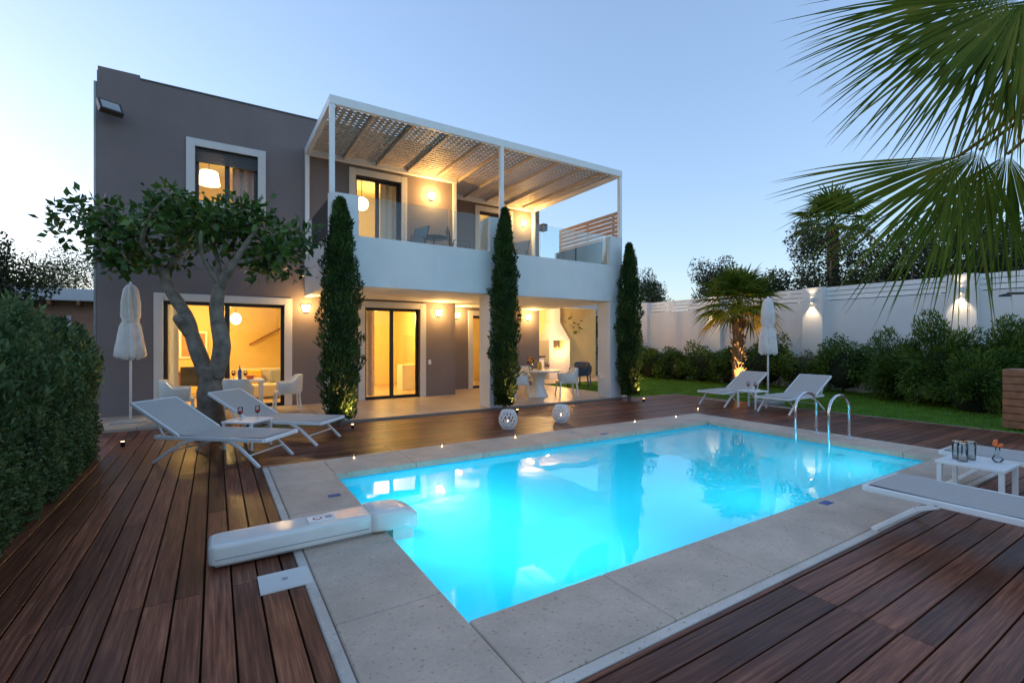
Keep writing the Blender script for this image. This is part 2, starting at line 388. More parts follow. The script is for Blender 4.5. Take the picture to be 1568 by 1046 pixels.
# ------------------------------------------------------------------ villa
V=empty('modern_villa')
YW,YR,YC=12.64,13.95,9.6
def wall(mb,x0,x1,y0,y1,z0,z1,ops,mat):
    xs=sorted(set([x0,x1]+[o[0] for o in ops]+[o[1] for o in ops]))
    for a,c in zip(xs[:-1],xs[1:]):
        cov=sorted([(o[2],o[3]) for o in ops if o[0]<=a+1e-6 and o[1]>=c-1e-6])
        cur=z0
        for (p,q) in cov:
            if p>cur+1e-6: mb.box(a,c,y0,y1,cur,p,mat)
            cur=q
        if cur<z1: mb.box(a,c,y0,y1,cur,z1,mat)
OA=(-.95,1.42,.05,2.48); OB=(3.34,4.87,.05,2.5); OC=(-.38,.85,4.72,5.93); OD=(3.1,4.32,3.45,5.95)
OE=(7.45,8.6,3.45,5.95); OF=(7.2,8.1,.05,2.45)
w=MB(); wall(w,-2.04,5.96,YW,YW+.3,-.08,7.12,[OA,OB,OC,OD],M_taupe)
wall(w,5.96,9.9,YR,YR+.3,-.08,7.0,[OE,OF],M_taupe)
w.box(5.66,5.957,YW+.3,YR+.3,-.08,7.0,M_taupe)
w.box(-2.04,-1.74,YW+.3,20,-.08,7.12,M_taupe); w.box(9.6,9.9,YR+.3,20,-.08,7.0,M_taupe); w.box(-2.04,9.9,20,20.3,-.08,7.0,M_taupe)
w.box(-1.74,9.6,YR+.3,20,6.55,6.7,M_taupe); w.box(-1.74,5.66,YW+.3,YR+.3,6.55,6.7,M_taupe)
w.box(-2.03,-1.35,YW+.02,YW+1.5,7.12,7.22,M_taupe)
w.build('walls',V)
w=MB()
w.box(-1.34,5.98,YW-.02,YW+.32,7.121,7.15,M_shut); w.tube([(-2.07,YW+.05,0),(-2.07,YW+.05,6.9)],.03,8,M_greyp); w.build('parapet_cap',V)
w=MB()
def room(x0,x1,y0,y1,z0,z1,wallm=M_cream):
    e=.004
    w.poly([(x0,y0,z0+e),(x1,y0,z0+e),(x1,y1,z0+e),(x0,y1,z0+e)],M_ifloor)
    w.poly([(x0,y0,z1),(x1,y0,z1),(x1,y1,z1),(x0,y1,z1)],M_ceil)
    w.poly([(x0,y1,z0),(x1,y1,z0),(x1,y1,z1),(x0,y1,z1)],wallm)
    w.poly([(x0,y0,z0),(x0,y1,z0),(x0,y1,z1),(x0,y0,z1)],wallm)
    w.poly([(x1,y0,z0),(x1,y1,z0),(x1,y1,z1),(x1,y0,z1)],wallm)
Y1=YW+.303
room(-1.7,2.6,Y1,17,.05,2.7); room(2.65,5.6,Y1,17,.05,2.7); room(-1.7,2.3,Y1,16.5,3.45,6.4); room(2.35,5.6,Y1,16.5,3.45,6.4)
room(6.0,9.5,YR+.303,17,3.45,6.4); room(6.0,9.5,YR+.303,17,.05,2.7)
w.bar((.9,16.9,1.5),(2.6,16.9,2.5),.04,.05,M_wood)
w.box(-.9,-.2,16.93,16.99,1.1,1.9,M_wpaint); w.box(-.84,-.26,16.92,16.93,1.16,1.84,M_terra)
w.box(4.35,4.75,16.9,16.98,1.2,1.9,M_wpaint); w.box(4.4,4.7,16.89,16.9,1.25,1.85,M_terra); w.box(3.0,3.75,16.93,16.98,.06,2.1,M_wood); w.box(5.0,5.55,14.5,15.0,.06,.85,M_wpaint)
w.box(5.05,5.5,14.5,14.55,.95,1.8,M_clear)
w.build('interior_rooms',V)
w=MB(); w.box(.5,2.2,14.3,15.0,.1,.45,M_sofa); w.box(.5,2.2,14.95,15.15,.1,.85,M_sofa); w.box(2.15,2.35,14.3,15.15,.1,.65,M_sofa)
w.box(.45,.62,14.3,15.1,.1,.62,M_sofa); w.box(.7,1.1,14.78,14.93,.45,.82,M_yel); w.box(1.3,1.65,14.78,14.93,.45,.82,M_greyp); w.box(1.7,2.05,14.78,14.93,.45,.8,M_curtain); w.build('sofa',V,.05,3)
w=MB(); w.box(-.9,.2,15.2,15.9,.75,.80,M_wood)
for x in (-.85,.1):
    for y in (15.25,15.8): w.box(x,x+.06,y,y+.06,.06,.75,M_wood)
for x in (-.75,-.2):
    w.box(x,x+.4,14.7,15.08,.45,.50,M_dark); w.box(x,x+.4,14.66,14.70,.5,.95,M_dark)
    for q in (0,.36): w.box(x+q,x+q+.035,14.7,14.735,.06,.45,M_dark); w.box(x+q,x+q+.035,15.04,15.075,.06,.45,M_dark)
w.build('indoor_dining_furniture',V)
w=MB()
w.sph((.46,14.5,2.2),.13,M_shade,8,1.2); w.tube([(.46,14.5,2.35),(.46,14.5,2.7)],.008,6,M_black)
w.lathe((-.13,14.0,5.5),[(.24,0),(.19,.32)],20,M_shade); w.sph((3.61,14.0,5.6),.2,M_shade,8,1)
w.tube([(3.61,14,5.8),(3.61,14,6.4)],.008,6,M_black); w.tube([(-.13,14,5.82),(-.13,14,6.4)],.008,6,M_black)
w.build('pendant_lamps',V)
for n_,l,p in [('lr_light',(.2,14.0,2.3),165),('lr_light2',(-.9,15.4,1.9),75),('hall_light',(4.1,14.6,2.4),220),('bed_light',(0.2,14.6,5.2),55),('bed2_light',(4.1,14.8,5.6),75),('bed3_light',(8,15.5,5.6),70),('kitchen_light',(7.6,15.5,2.3),65)]:
    point(n_,l,p,(1,.66,.22),.12,V)
w=MB()
def curtain(x0,x1,y,z0,z1,mat=M_curtain):
    n=int((x1-x0)/.03); 
    for i in range(n):
        a=x0+(x1-x0)*i/n; c=x0+(x1-x0)*(i+1)/n
        w.poly([(a,y+.035*math.sin(i*1.1),z0),(c,y+.035*math.sin((i+1)*1.1),z0),(c,y+.035*math.sin((i+1)*1.1),z1),(a,y+.035*math.sin(i*1.1),z1)],mat,True)
curtain(.35,.9,13.15,4.6,6.2,M_curtain); curtain(-1.0,-.7,13.1,.1,2.5,M_wpaint); curtain(3.9,4.4,13.15,3.5,6.1,M_wpaint); curtain(3.0,3.2,13.15,3.5,6.1,M_wpaint); curtain(8.1,8.7,14.5,3.5,6.1,M_wpaint); curtain(3.36,3.75,13.15,.1,2.5,M_curtain)
w.build('curtains',V)
tr=MB(); fr=MB(); gl=MB()
def trim(o,y,sill=False,wd=.165):
    x0,x1,z0,z1=o
    tr.box(x0-wd,x0,y-.045,y+.10,z0-(wd if sill else 0),z1+wd,M_trim); tr.box(x1,x1+wd,y-.045,y+.10,z0-(wd if sill else 0),z1+wd,M_trim)
    tr.box(x0,x1,y-.043,y+.10,z1,z1+wd,M_trim)
    if sill: tr.box(x0,x1,y-.043,y+.10,z0-wd,z0,M_trim)
def frame(o,y,panels,fw=.07):
    x0,x1,z0,z1=o; yy=y+.14
    fr.box(x0,x1,yy,yy+.07,z1-fw,z1,M_dark); fr.box(x0,x1,yy,yy+.07,z0,z0+fw,M_dark)
    fr.box(x0,x0+fw,yy,yy+.07,z0+fw,z1-fw,M_dark); fr.box(x1-fw,x1,yy,yy+.07,z0+fw,z1-fw,M_dark)
    for i in range(1,panels):
        xm=x0+(x1-x0)*i/panels; fr.box(xm-fw*.7,xm+fw*.7,yy-.01,yy+.06,z0+fw,z1-fw,M_dark)
    gl.poly([(x0+fw,yy+.035,z0+fw),(x1-fw,yy+.035,z0+fw),(x1-fw,yy+.035,z1-fw),(x0+fw,yy+.035,z1-fw)],M_glass)
for o,y,si,p in [(OA,YW,0,2),(OB,YW,0,2),(OC,YW,1,2),(OD,YW,0,2),(OE,YR,0,2),(OF,YR,0,1)]:
    trim(o,y,bool(si)); 
    if o is OC: 
        for k in range(7): fr.box(o[0],o[1],y+.06,y+.11,o[3]-.045*(k+1)+.004,o[3]-.045*k-.004,M_shut)
    frame(o,y,p)
tr.build('window_surrounds',V,.006,1); fr.build('window_frames',V,.004,1); gl.build('window_panes',V)
b=MB()
X0,X1=1.87,9.66
b.box(X0+.2,5.955,YC+.2,YW-.003,2.72,3.45,M_white); b.box(5.957,X1-.2,YC+.2,YR-.003,2.72,3.45,M_white)
b.box(X0,X1,YC,YC+.198,2.7,3.7,M_white)
b.box(X0,X0+.198,YC+.2,YW-.003,2.7,3.7,M_white); b.box(X1-.198,X1,YC+.2,YR-.003,2.7,3.7,M_white)
b.box(X0+.001,2.42,YC+.001,YC+.2,3.702,4.5,M_white); b.box(5.41,5.85,YC+.001,YC+.5,3.702,4.5,M_white); b.box(9.2,X1-.001,YC+.001,YC+.3,3.702,4.5,M_white)
b.box(X0+.004,X0+.42,YC+.004,YC+.5,.05,2.698,M_white); b.box(5.41,5.85,YC+.004,YC+.52,.05,2.698,M_white); b.box(9.2,X1-.004,YC+.004,YC+.5,.05,2.698,M_white)
b.build('balcony',V,.008,2)
b=MB()
def gp(x0,x1,y): 
    b.box(x0+.02,x1-.02,y,y+.012,3.72,4.52,M_bglass)
gp(2.42,3.42,YC+.08);gp(3.42,4.42,YC+.08);gp(4.42,5.41,YC+.08);gp(5.85,6.95,YC+.08);gp(6.95,8.05,YC+.08);gp(8.05,9.2,YC+.08)
for x in (X0+.08,X1-.09): b.box(x,x+.012,YC+.35,YW-.05,3.72,4.52,M_bglass)
b.build('balcony_glass_railing',V)
b=MB(); zt=6.37; zb=6.2
b.box(X0,X1,YC,YC+.1,zb,zt,M_wpaint)
b.box(X0,X0+.1,YC+.103,YW-.003,zb,zt,M_wpaint); b.box(X1-.1,X1,YC+.103,YR-.003,zb,zt,M_wpaint)
b.box(X0+.103,5.957,YW-.12,YW-.003,zb,zt-.01,M_wpaint); b.box(5.96,X1-.103,YR-.12,YR-.003,zb,zt-.01,M_wpaint)
for (x,y,z0) in [(X0,YC,4.5),(5.70,YC,4.5),(X1-.1,YC,4.5),(X0,YW-.105,3.7),(5.86,YW-.105,3.45),(X1-.1,YR-.105,3.7)]:
    b.box(x+.003,x+.097,y+.003,y+.1,z0,zb-.002,M_wpaint)
xs=[2.75,3.6,4.45,5.3,5.98,6.8,7.6,8.4,9.1]
for x in xs:
    b.box(x,x+.06,YC+.103,(YW if x<5.9 else YR)-.123,zb+.04,zt-.05,M_lattice)
b.build('pergola_frame',V,.005,1)
b=MB()
y=YC+.14
while y<YR-.15:
    xa=X0+.103 if y<YW-.15 else 6.0
    b.box(xa,X1-.103,y,y+.084,6.325,6.338,M_lattice); y+=.135
x=X0+.2
while x<X1-.15:
    b.box(x,x+.08,YC+.105,(YW if x<5.95 else YR)-.125,6.3395,6.349,M_lattice); x+=.135
b.build('pergola_lattice',V)
b=MB()
z=3.78
while z<5.2: b.box(X1-.06,X1-.035,YC+.15,12.4,z,z+.10,M_slat); z+=.125
for y in (YC+.3,11.0,12.35): b.box(X1-.034,X1-.005,y,y+.06,3.702,5.25,M_slat)
b.build('slatted_screen',V)
def walllamp(x,y,z,p):
    b=MB(); b.box(x-.06,x+.06,y-.03,y,z-.07,z+.07,M_wpaint)
    n=10
    r0=[b.av((x+.11*math.cos(math.pi*k/n),y-.031-.12*math.sin(math.pi*k/n),z+.07)) for k in range(n+1)]
    r1=[b.av((x+.06*math.cos(math.pi*k/n),y-.031-.07*math.sin(math.pi*k/n),z-.09)) for k in range(n+1)]
    for k in range(n): b.face([r0[k],r0[k+1],r1[k+1],r1[k]],M_bulb,True)
    b.face(r1,M_bulb); b.build('wall_lamp',V)
    point('wall_lamp_light',(x,y-.28,z+.02),p,(1,.56,.17),.05,V)
walllamp(5.20,YW,5.72,78); walllamp(9.20,YR,5.75,78)
walllamp(1.9,YW,2.42,36); walllamp(5.42,YW,2.42,43); walllamp(6.62,YR,2.45,40); walllamp(9.4,YR,2.45,50)
b=MB(); b.box(-1.9,-1.84,YW-.15,YW,6.3,6.36,M_black); b.M=Matrix.Translation((-1.78,YW-.3,6.28))@Matrix.Rotation(rad(25),4,'Z')@Matrix.Rotation(rad(-35),4,'X')
b.box(-.2,.18,-.05,.06,-.14,.16,M_black); b.box(-.16,.14,-.056,-.05,-.10,.12,M_greyp); b.M=Matrix.Identity(4)
b.build('floodlight',V,.01,2)
b=MB(); b.box(9.9,10.05,13.98,14.04,5.7,5.75,M_black); b.box(10.0,10.2,13.85,14.1,5.6,5.85,M_black); b.build('floodlight_right',V,.01,2)
b=MB(); b.box(5.12,5.2,YW-.012,YW,.95,1.08,M_wpaint); b.build('light_switch',V)
b=MB(); b.box(9.27,9.45,YC-.006,YC+.003,1.75,2.05,M_wpaint); b.box(9.29,9.43,YC-.008,YC-.006,1.95,1.99,M_red); b.build('notice_plate',V)

K=empty('outdoor_kitchen')
b=MB(); b.box(9.95,15.0,16.6,16.85,-.08,3.3,M_cream); b.box(9.95,15,14.3,16.6,-.075,.03,M_tile)
b.box(10.3,11.6,16.0,16.597,.03,.95,M_white); b.box(10.25,11.65,15.95,16.598,.95,1.0,M_dark)
b.box(11.8,12.9,15.9,16.597,.03,.9,M_white); b.box(11.8,12.0,15.9,16.597,.9,1.65,M_white); b.box(12.7,12.9,15.9,16.597,.9,1.65,M_white)
b.box(12.0,12.7,16.35,16.59,.9,1.65,M_shut)
b.poly([(11.8,15.9,1.65),(12.9,15.9,1.65),(12.6,16.2,2.4),(12.1,16.2,2.4)],M_white); b.poly([(11.8,15.9,1.65),(12.1,16.2,2.4),(12.1,16.59,2.4),(11.8,16.59,1.65)],M_white); b.poly([(12.9,15.9,1.65),(12.6,16.2,2.4),(12.6,16.59,2.4),(12.9,16.59,1.65)],M_white)
b.box(12.1,12.6,16.2,16.59,2.4,3.1,M_white)
for x in (10.0,14.2): b.box(x,x+.15,14.4,14.55,.03,2.9,M_white)
b.box(9.95,15,14.4,14.55,2.9,3.1,M_white)
for i in range(28): b.box(10.1+.17*i,10.2+.17*i,14.3,16.59,3.11,3.16,M_slat)
b.box(10.4,11.4,16.55,16.597,1.5,2.3,M_dark)
b.build('structure',K,.008,2)
b=MB(); 
for i in range(7): b.lathe((12.1+.09*i,16.1,.92),[(.05,0),(.07,.12),(.002,random.uniform(.3,.5))],8,M_fire)
b.build('fire',K); point('fire_light',(12.35,15.6,1.3),60,(1,.5,.15),.15,K); point('kitchen_lamp',(11.2,15.2,2.7),150,(1,.64,.28),.1,K)

# ------------------------------------------------------------------ furniture
def lounger(x,y,ang,mat=None):
    mat=mat or M_sling
    E=empty('sun_lounger',(x,y,0),ang)
    b=MB(); W=.35
    bx=1.22; tx,tz=1.93,.77
    for s_ in (-1,1):
        yy=s_*W
        b.bar((0,yy,.34),(bx+.35,yy,.34),.035,.05,M_wpaint)
        b.bar((bx,yy,.36),(tx,yy,tz),.03,.045,M_wpaint)
        for pts in ([(.50,.325),(.36,.26),(.22,.14),(.06,.0)],[(1.0,.325),(1.18,.27),(1.38,.15),(1.6,.0)]):
            for (a,za),(c,zc) in zip(pts[:-1],pts[1:]): b.bar((a,yy,za),(c,yy,zc),.035,.04,M_wpaint)
        b.bar((1.42,yy,.33),(1.55,yy,.55),.02,.03,M_wpaint)
    for xx in (0,bx+.35): b.bar((xx,-W,.34),(xx,W,.34),.04,.05,M_wpaint)
    b.bar((tx,-W,tz),(tx,W,tz),.03,.045,M_wpaint); b.bar((.22,-W,.14),(.22,W,.14),.02,.02,M_wpaint); b.bar((1.38,-W,.15),(1.38,W,.15),.02,.02,M_wpaint)
    b.build('frame',E,.008,2)
    b=MB()
    pts=[(.02,.362),(.4,.355),(.8,.352),(1.18,.36),(1.3,.40),(1.6,.575),(1.93,.78)]
    for (a,za),(c,zc) in zip(pts[:-1],pts[1:]):
        b.poly([(a,-W+.025,za+.012),(c,-W+.025,zc+.012),(c,W-.025,zc+.012),(a,W-.025,za+.012)],mat,True)
        b.poly([(a,-W+.025,za),(c,-W+.025,zc),(c,W-.025,zc),(a,W-.025,za)],mat,True)
    b.build('sling',E)
    return E
a1=math.atan2(.65,-.76)
lounger(.75,7.02,a1); lounger(1.60,7.97,a1)
lounger(10.4,7.35,0); lounger(10.45,5.85,0)
lounger(5.1,1.85,-math.pi/2); lounger(7.35,1.98,-math.pi/2)
def wineglass(b,x,y,z):
    b.lathe((x,y,z),[(.035,0),(.034,.004),(.005,.008),(.004,.08),(.03,.10),(.04,.14),(.032,.20)],12,M_clear)
    b.lathe((x,y,z),[(.004,.085),(.028,.105),(.037,.14)],12,M_red)
def sidetable(x,y,ang,items):
    E=empty('side_table',(x,y,0),ang); b=MB()
    b.box(-.25,.25,-.25,.25,.39,.42,M_wpaint)
    for sx in (-1,1):
        for sy in (-1,1): b.box(sx*.22-.02,sx*.22+.02,sy*.22-.02,sy*.22+.02,0,.39,M_wpaint)
    b.build('table',E,.006,2)
    b=MB(); items(b); b.build('drinks',E)
sidetable(.42,8.22,a1,lambda b:(wineglass(b,.05,.1,.42),wineglass(b,-.1,-.08,.42)))
sidetable(11.0,6.62,0,lambda b:(wineglass(b,0,.1,.42),wineglass(b,.0,-.08,.42)))
def it3(b):
    for x,y in ((-.1,.08),(-.02,.14),(.06,.06)):
        b.lathe((x,y,.42),[(.04,0),(.042,.18)],14,M_clear); b.lathe((x,y,.424),[(.03,0),(.03,.05)],10,M_canvas)
    b.lathe((.12,-.12,.42),[(.02,0),(.045,.03),(.015,.1),(.02,.15)],12,M_clear)
    for k in range(9): b.sph((.12+random.uniform(-.03,.03),-.12+random.uniform(-.03,.03),.6+random.uniform(-.02,.03)),.018,M_orange,4)
sidetable(6.35,1.52,0,it3)
def parasol(x,y,top=2.72):
    E=empty('closed_parasol',(x,y,0)); b=MB()
    b.tube([(0,0,0),(0,0,top+.03)],.022,10,M_wpaint); b.box(-.28,.28,-.28,.28,0.002,.07,M_greyp); b.build('pole_and_base',E)
    b=MB(); prof=[]; n=40; rings=[]
    for (r,z) in [(.15,1.27),(.205,1.33),(.19,1.5),(.17,1.7),(.145,1.9),(.11,2.0),(.14,2.08),(.14,2.35),(.10,2.6),(.06,2.68),(.012,2.72)]:
        rings.append([b.av((r*(1+.22*math.cos(k*math.pi*2*8/n+z*2.5)+.1*math.sin(k*.9+z*5))*math.cos(2*math.pi*k/n),r*(1+.22*math.cos(k*2*math.pi*8/n+z*2.5)+.1*math.sin(k*.9+z*5))*math.sin(2*math.pi*k/n),z+.03*math.sin(k*1.7)*(z<1.35))) for k in range(n)])
    for i in range(len(rings)-1):
        for k in range(n): b.face([rings[i][k],rings[i][(k+1)%n],rings[i+1][(k+1)%n],rings[i+1][k]],M_canvas,True)
    b.tube([(.125*math.cos(2*math.pi*k/16),.125*math.sin(2*math.pi*k/16),2.0) for k in range(17)],.018,6,M_canvas)
    b.build('canopy',E)
parasol(-1.39,11.7); parasol(12.0,6.8)
def tubchair(x,y,ang,mat=M_plastic,name='white_armchair'):
    E=empty(name,(x,y,.05),ang); b=MB()
    n=20; prev=None
    for k in range(n+1):
        a=rad(-130+260*k/n)
        hgt=.80 if abs(a)<rad(50) else .80-.16*min(1,(abs(a)-rad(50))/rad(30))
        ro,ri=.31,.275
        p=[(ro*math.cos(a),ro*math.sin(a)*1.02,.42),(ro*1.05*math.cos(a),ro*1.05*math.sin(a)*1.02,hgt),(ri*1.05*math.cos(a),ri*1.05*math.sin(a)*1.02,hgt),(ri*math.cos(a),ri*math.sin(a)*1.02,.42)]
        idx=[b.av(q) for q in p]
        if prev:
            for j in range(4): b.face([prev[j],prev[(j+1)%4],idx[(j+1)%4],idx[j]],mat,True)
        else: b.face(idx,mat)
        prev=idx
    b.face(prev[::-1],mat)
    b.box(-.27,.25,-.25,.25,.38,.44,mat)
    for sx,sy in ((-.24,-.22),(-.24,.22),(.22,-.2),(.22,.2)): b.bar((sx,sy,.39),(sx*1.15,sy*1.15,0),.04,.04,mat)
    b.build('shell_and_legs',E,.006,2)
tubchair(1.38,11.75,0); tubchair(-.63,11.45,math.pi); tubchair(.35,11.15,-math.pi/2-.2)
E=empty('patio_table',(.45,11.75,.05)); b=MB(); b.box(-.45,.45,-.4,.4,.70,.73,M_wpaint)
for sx in(-1,1):
    for sy in(-1,1): b.box(sx*.4-.02,sx*.4+.02,sy*.35-.02,sy*.35+.02,0,.7,M_wpaint)
b.build('top_and_legs',E,.005,2)
b=MB(); wineglass(b,.1,-.1,.73); wineglass(b,-.12,0,.73); b.lathe((0,.1,.73),[(.035,0),(.037,.18),(.012,.24),(.013,.3)],12,M_blue); b.lathe((.2,.05,.73),[(.06,0),(.09,.08)],12,M_orange); b.build('tableware',E)
E=empty('round_dining_table',(7.7,10.9,.05)); b=MB(); b.lathe((0,0,0),[(.28,0),(.27,.03),(.16,.3),(.2,.6),(.3,.70),(.62,.71),(.63,.735),(.62,.75)],32,M_plastic); b.build('tulip_table',E)
b=MB(); b.lathe((-.25,0,.75),[(.05,0),(.07,.1),(.04,.2)],12,M_clear)
for k in range(16): b.sph((-.25+random.uniform(-.12,.12),random.uniform(-.12,.12),1.0+random.uniform(-.06,.1)),.035,random.choice([M_orange,M_yel,M_hedgeR]),4)
wineglass(b,.2,-.2,.75); wineglass(b,.35,.1,.75)
b.lathe((.15,.15,.75),[(.05,0),(.07,.08),(.05,.2),(.01,.22)],10,M_yel); b.build('tableware',E)
tubchair(6.85,10.75,math.pi+.2); tubchair(8.45,10.55,-.4); tubchair(7.9,11.8,math.pi/2)
tubchair(10.6,12.6,0,M_spa,'garden_chair'); tubchair(11.3,13.2,1,M_spa,'garden_chair')
def metalchair(x,y,z,ang):
    E=empty('balcony_chair',(x,y,z),ang); b=MB()
    for s_ in(-.26,.26):
        b.tube([(-.25,s_,0),(-.22,s_,.62),(.15,s_,.64),(.3,s_,0)],.014,8,M_black); b.tube([(-.22,s_,.42),(.15,s_,.40),(.32,s_,.95)],.014,8,M_black)
    b.poly([(-.22,-.26,.42),(.15,-.26,.40),(.15,.26,.40),(-.22,.26,.42)],M_cushion); b.poly([(.15,-.26,.40),(.32,-.26,.95),(.32,.26,.95),(.15,.26,.40)],M_cushion)
    b.build('frame_and_seat',E)
metalchair(4.0,10.9,3.45,.3); metalchair(5.2,10.8,3.45,2.8); metalchair(7.0,11,3.45,.3); metalchair(7.9,11.6,3.45,2.9)
b=MB(); b.lathe((4.6,11,3.45),[(.2,0),(.2,.02),(.02,.04),(.02,.7),(.35,.71),(.35,.73)],20,M_black); b.build('balcony_table')
def lantern(x,y):
    E=empty('white_lantern',(x,y,0)); b=MB(); n=14
    prof=[(.10,.0),(.135,.05),(.165,.13),(.165,.2),(.14,.28),(.105,.33)]
    for k in range(n):
        for sgn in (-1,1):
            pts=[(r*math.cos(2*math.pi*(k+sgn*i*.6)/n),r*math.sin(2*math.pi*(k+sgn*i*.6)/n),z) for i,(r,z) in enumerate(prof)]
            b.tube(pts,.0095,5,M_wpaint,False)
    for r,z in (prof[0],prof[-1]): b.tube([(r*math.cos(2*math.pi*k/20),r*math.sin(2*math.pi*k/20),z) for k in range(21)],.012,6,M_wpaint)
    b.build('lattice',E); b=MB(); b.lathe((0,0,.01),[(.05,0),(.05,.12)],14,M_canvas); b.lathe((0,0,.13),[(.01,0),(.01,.02),(.002,.04)],8,M_candle); b.build('candle',E)
lantern(4.57,7.43); lantern(5.83,7.47)
for x,y in [(1.6,6.6),(2.9,6.62),(4.2,6.6),(7.0,6.62),(8.2,6.6),(9.6,7.1)]:
    b=MB(); b.lathe((x,y,.012),[(.022,0),(.026,.05)],10,M_clear); b.lathe((x,y,.014),[(.010,0),(.010,.016)],8,M_candle); b.build('tealight')
def uplight(x,y,tx,ty,tz,p,z=0.03):
    E=empty('garden_spotlight',(0,0,0)); b=MB(); b.lathe((x,y,z-.03),[(.03,0),(.03,.05),(.04,.07)],10,M_black); b.lathe((x,y,z+.042),[(.022,0),(.022,.004)],10,M_candle); b.build('fixture',E)
    spot('uplight',(x,y,z+.1),(tx,ty,tz),p,75,(1,.6,.2),E)
uplight(2.15,8.98,2.0,9.4,2.0,50); uplight(5.75,8.95,5.6,9.4,2,50); uplight(9.75,8.9,9.6,9.4,2,80); uplight(14.2,8.9,14.5,9.2,2,420); uplight(-1.2,9.3,-1.6,8.8,1.2,50)

# ------------------------------------------------------------------ boundary wall
b=MB(); b.box(17.3,17.5,-6,30,-.08,2.95,M_white)
for yy in np.arange(-3.13,26,3.77):
    b.box(17.1,17.6,yy-.32,yy+.32,-.08,3.42,M_white)
b.build('boundary_wall',None,.01,2)
b=MB()
for k in range(3): b.box(17.36,17.40,-6,30,2.98+.15*k,3.11+.15*k,M_wpaint)
b.build('slat_fence')
for yy in (4.41,8.18,11.95):
    b=MB(); b.lathe((17.04,yy,2.9),[(.04,0),(.045,.02),(.045,.16),(.04,.18)],12,M_wpaint); b.lathe((17.04,yy,2.893),[(.03,0),(.03,.005)],10,M_bulb); b.lathe((17.04,yy,3.081),[(.03,0),(.03,.005)],10,M_bulb); b.build('garden_wall_lamp')
    spot('wall_spot_down',(17.0,yy,2.87),(17.15,yy,0),45,80,(1,.75,.45)); spot('wall_spot_up',(17.0,yy,3.1),(17.1,yy,5),8,90,(1,.75,.45))
E=empty('neighbour_house'); b=MB(); b.box(-14,-3.6,27,34,0,3.3,M_terra); b.box(-14.3,-3.3,26.4,34.2,3.3,3.8,M_white)
for x in (-9.5,-6.6): b.box(x,x+1.3,26.9,26.998,1.0,2.6,M_dark); b.box(x-.12,x,26.88,26.998,.9,2.7,M_white); b.box(x+1.3,x+1.42,26.88,26.998,.9,2.7,M_white)
for k in range(12): b.box(-13.9+.9*k,-13.8+.9*k,26.3,26.999,3.1,3.298,M_wood)
b.build('walls_and_roof',E,.01,1)
E=empty('wooden_planter'); b=MB()
for k in range(8): b.box(12.3,12.95,2.05,2.6,.02+.135*k,.145+.135*k,M_wood)
b.build('boards',E,.006,2)
E=empty('garden_shower'); b=MB(); b.tube([(14.6,2.5,0),(14.6,2.5,2.55),(14.5,2.7,2.62),(14.3,2.95,2.62)],.025,10,M_black); b.lathe((14.3,2.98,2.56),[(.1,0),(.1,.03),(.02,.06)],14,M_black); b.build('pipe',E)

# ------------------------------------------------------------------ vegetation
def noise3(P,s,seed=0):
    P=np.asarray(P); return (np.sin(P[:,0]*s*1.7+seed)+np.sin(P[:,1]*s*2.1+1.3*seed+2)+np.sin(P[:,2]*s*1.9+.7*seed+4)+np.sin((P[:,0]+P[:,1])*s*3.1+seed*2)+np.sin((P[:,1]-P[:,2])*s*3.7+1))/5
H=empty('hedge')
def hedge_pts(n):
    x0,x1,y0,y1=-2.7,-1.36,1.5,9.15
    u=RNG.random((n,3)); k=int(n*.62); k2=int(n*.3)
    top=lambda y,x: 1.82+.06*np.sin(y*2.3)+.05*np.sin(y*5.1+x*3)-.75*np.clip((y-8.0)/1.15,0,1)**2
    y=y0+(y1-y0)*u[:k,0]; x=np.full(k,x1); z=top(y,x)*u[:k,1]; x=x-.18*np.clip(z/top(y,x)-.8,0,1)/.2
    x=x-.45*np.clip((y-8.4)/.75,0,1)**2
    A=np.column_stack([x,y,z]); NA=np.tile((1,0,.35),(k,1))
    y=y0+(y1-y0)*u[k:k+k2,0]; x=x0+(x1-x0-.1)*u[k:k+k2,1]; B=np.column_stack([x,y,top(y,x)]); NB=np.tile((.1,0,1),(k2,1))
    r=n-k-k2; x=x0+(x1-x0-.3)*u[k+k2:,0]; y=np.full(r,y1-.03); z=top(y,x)*u[k+k2:,1]; C=np.column_stack([x,y,z]); NC=np.tile((0,1,.3),(r,1))
    P=np.vstack([A,B,C]); Nn=np.vstack([NA,NB,NC]).astype(float)
    d=noise3(P,4,1)*.10+noise3(P,11,3)*.06
    P=P+Nn*d[:,None]-Nn*(RNG.random(n)**1.5*.12)[:,None]
    return P,Nn
P,Nn=hedge_pts(85000); leaves('leaves',P,.04,M_hedge,bias=Nn/np.linalg.norm(Nn,axis=1)[:,None],bw=.45,aspect=.3,parent=H)
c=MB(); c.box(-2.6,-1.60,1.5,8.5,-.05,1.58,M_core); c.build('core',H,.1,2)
P,Nn=hedge_pts(9000); m=P[:,2]>.8; P=P[m]; Nn=Nn[m]; leaves('sprigs',P+Nn*.05,.075,M_hedge,bias=(0.2,0,1),bw=.6,aspect=.18,parent=H)

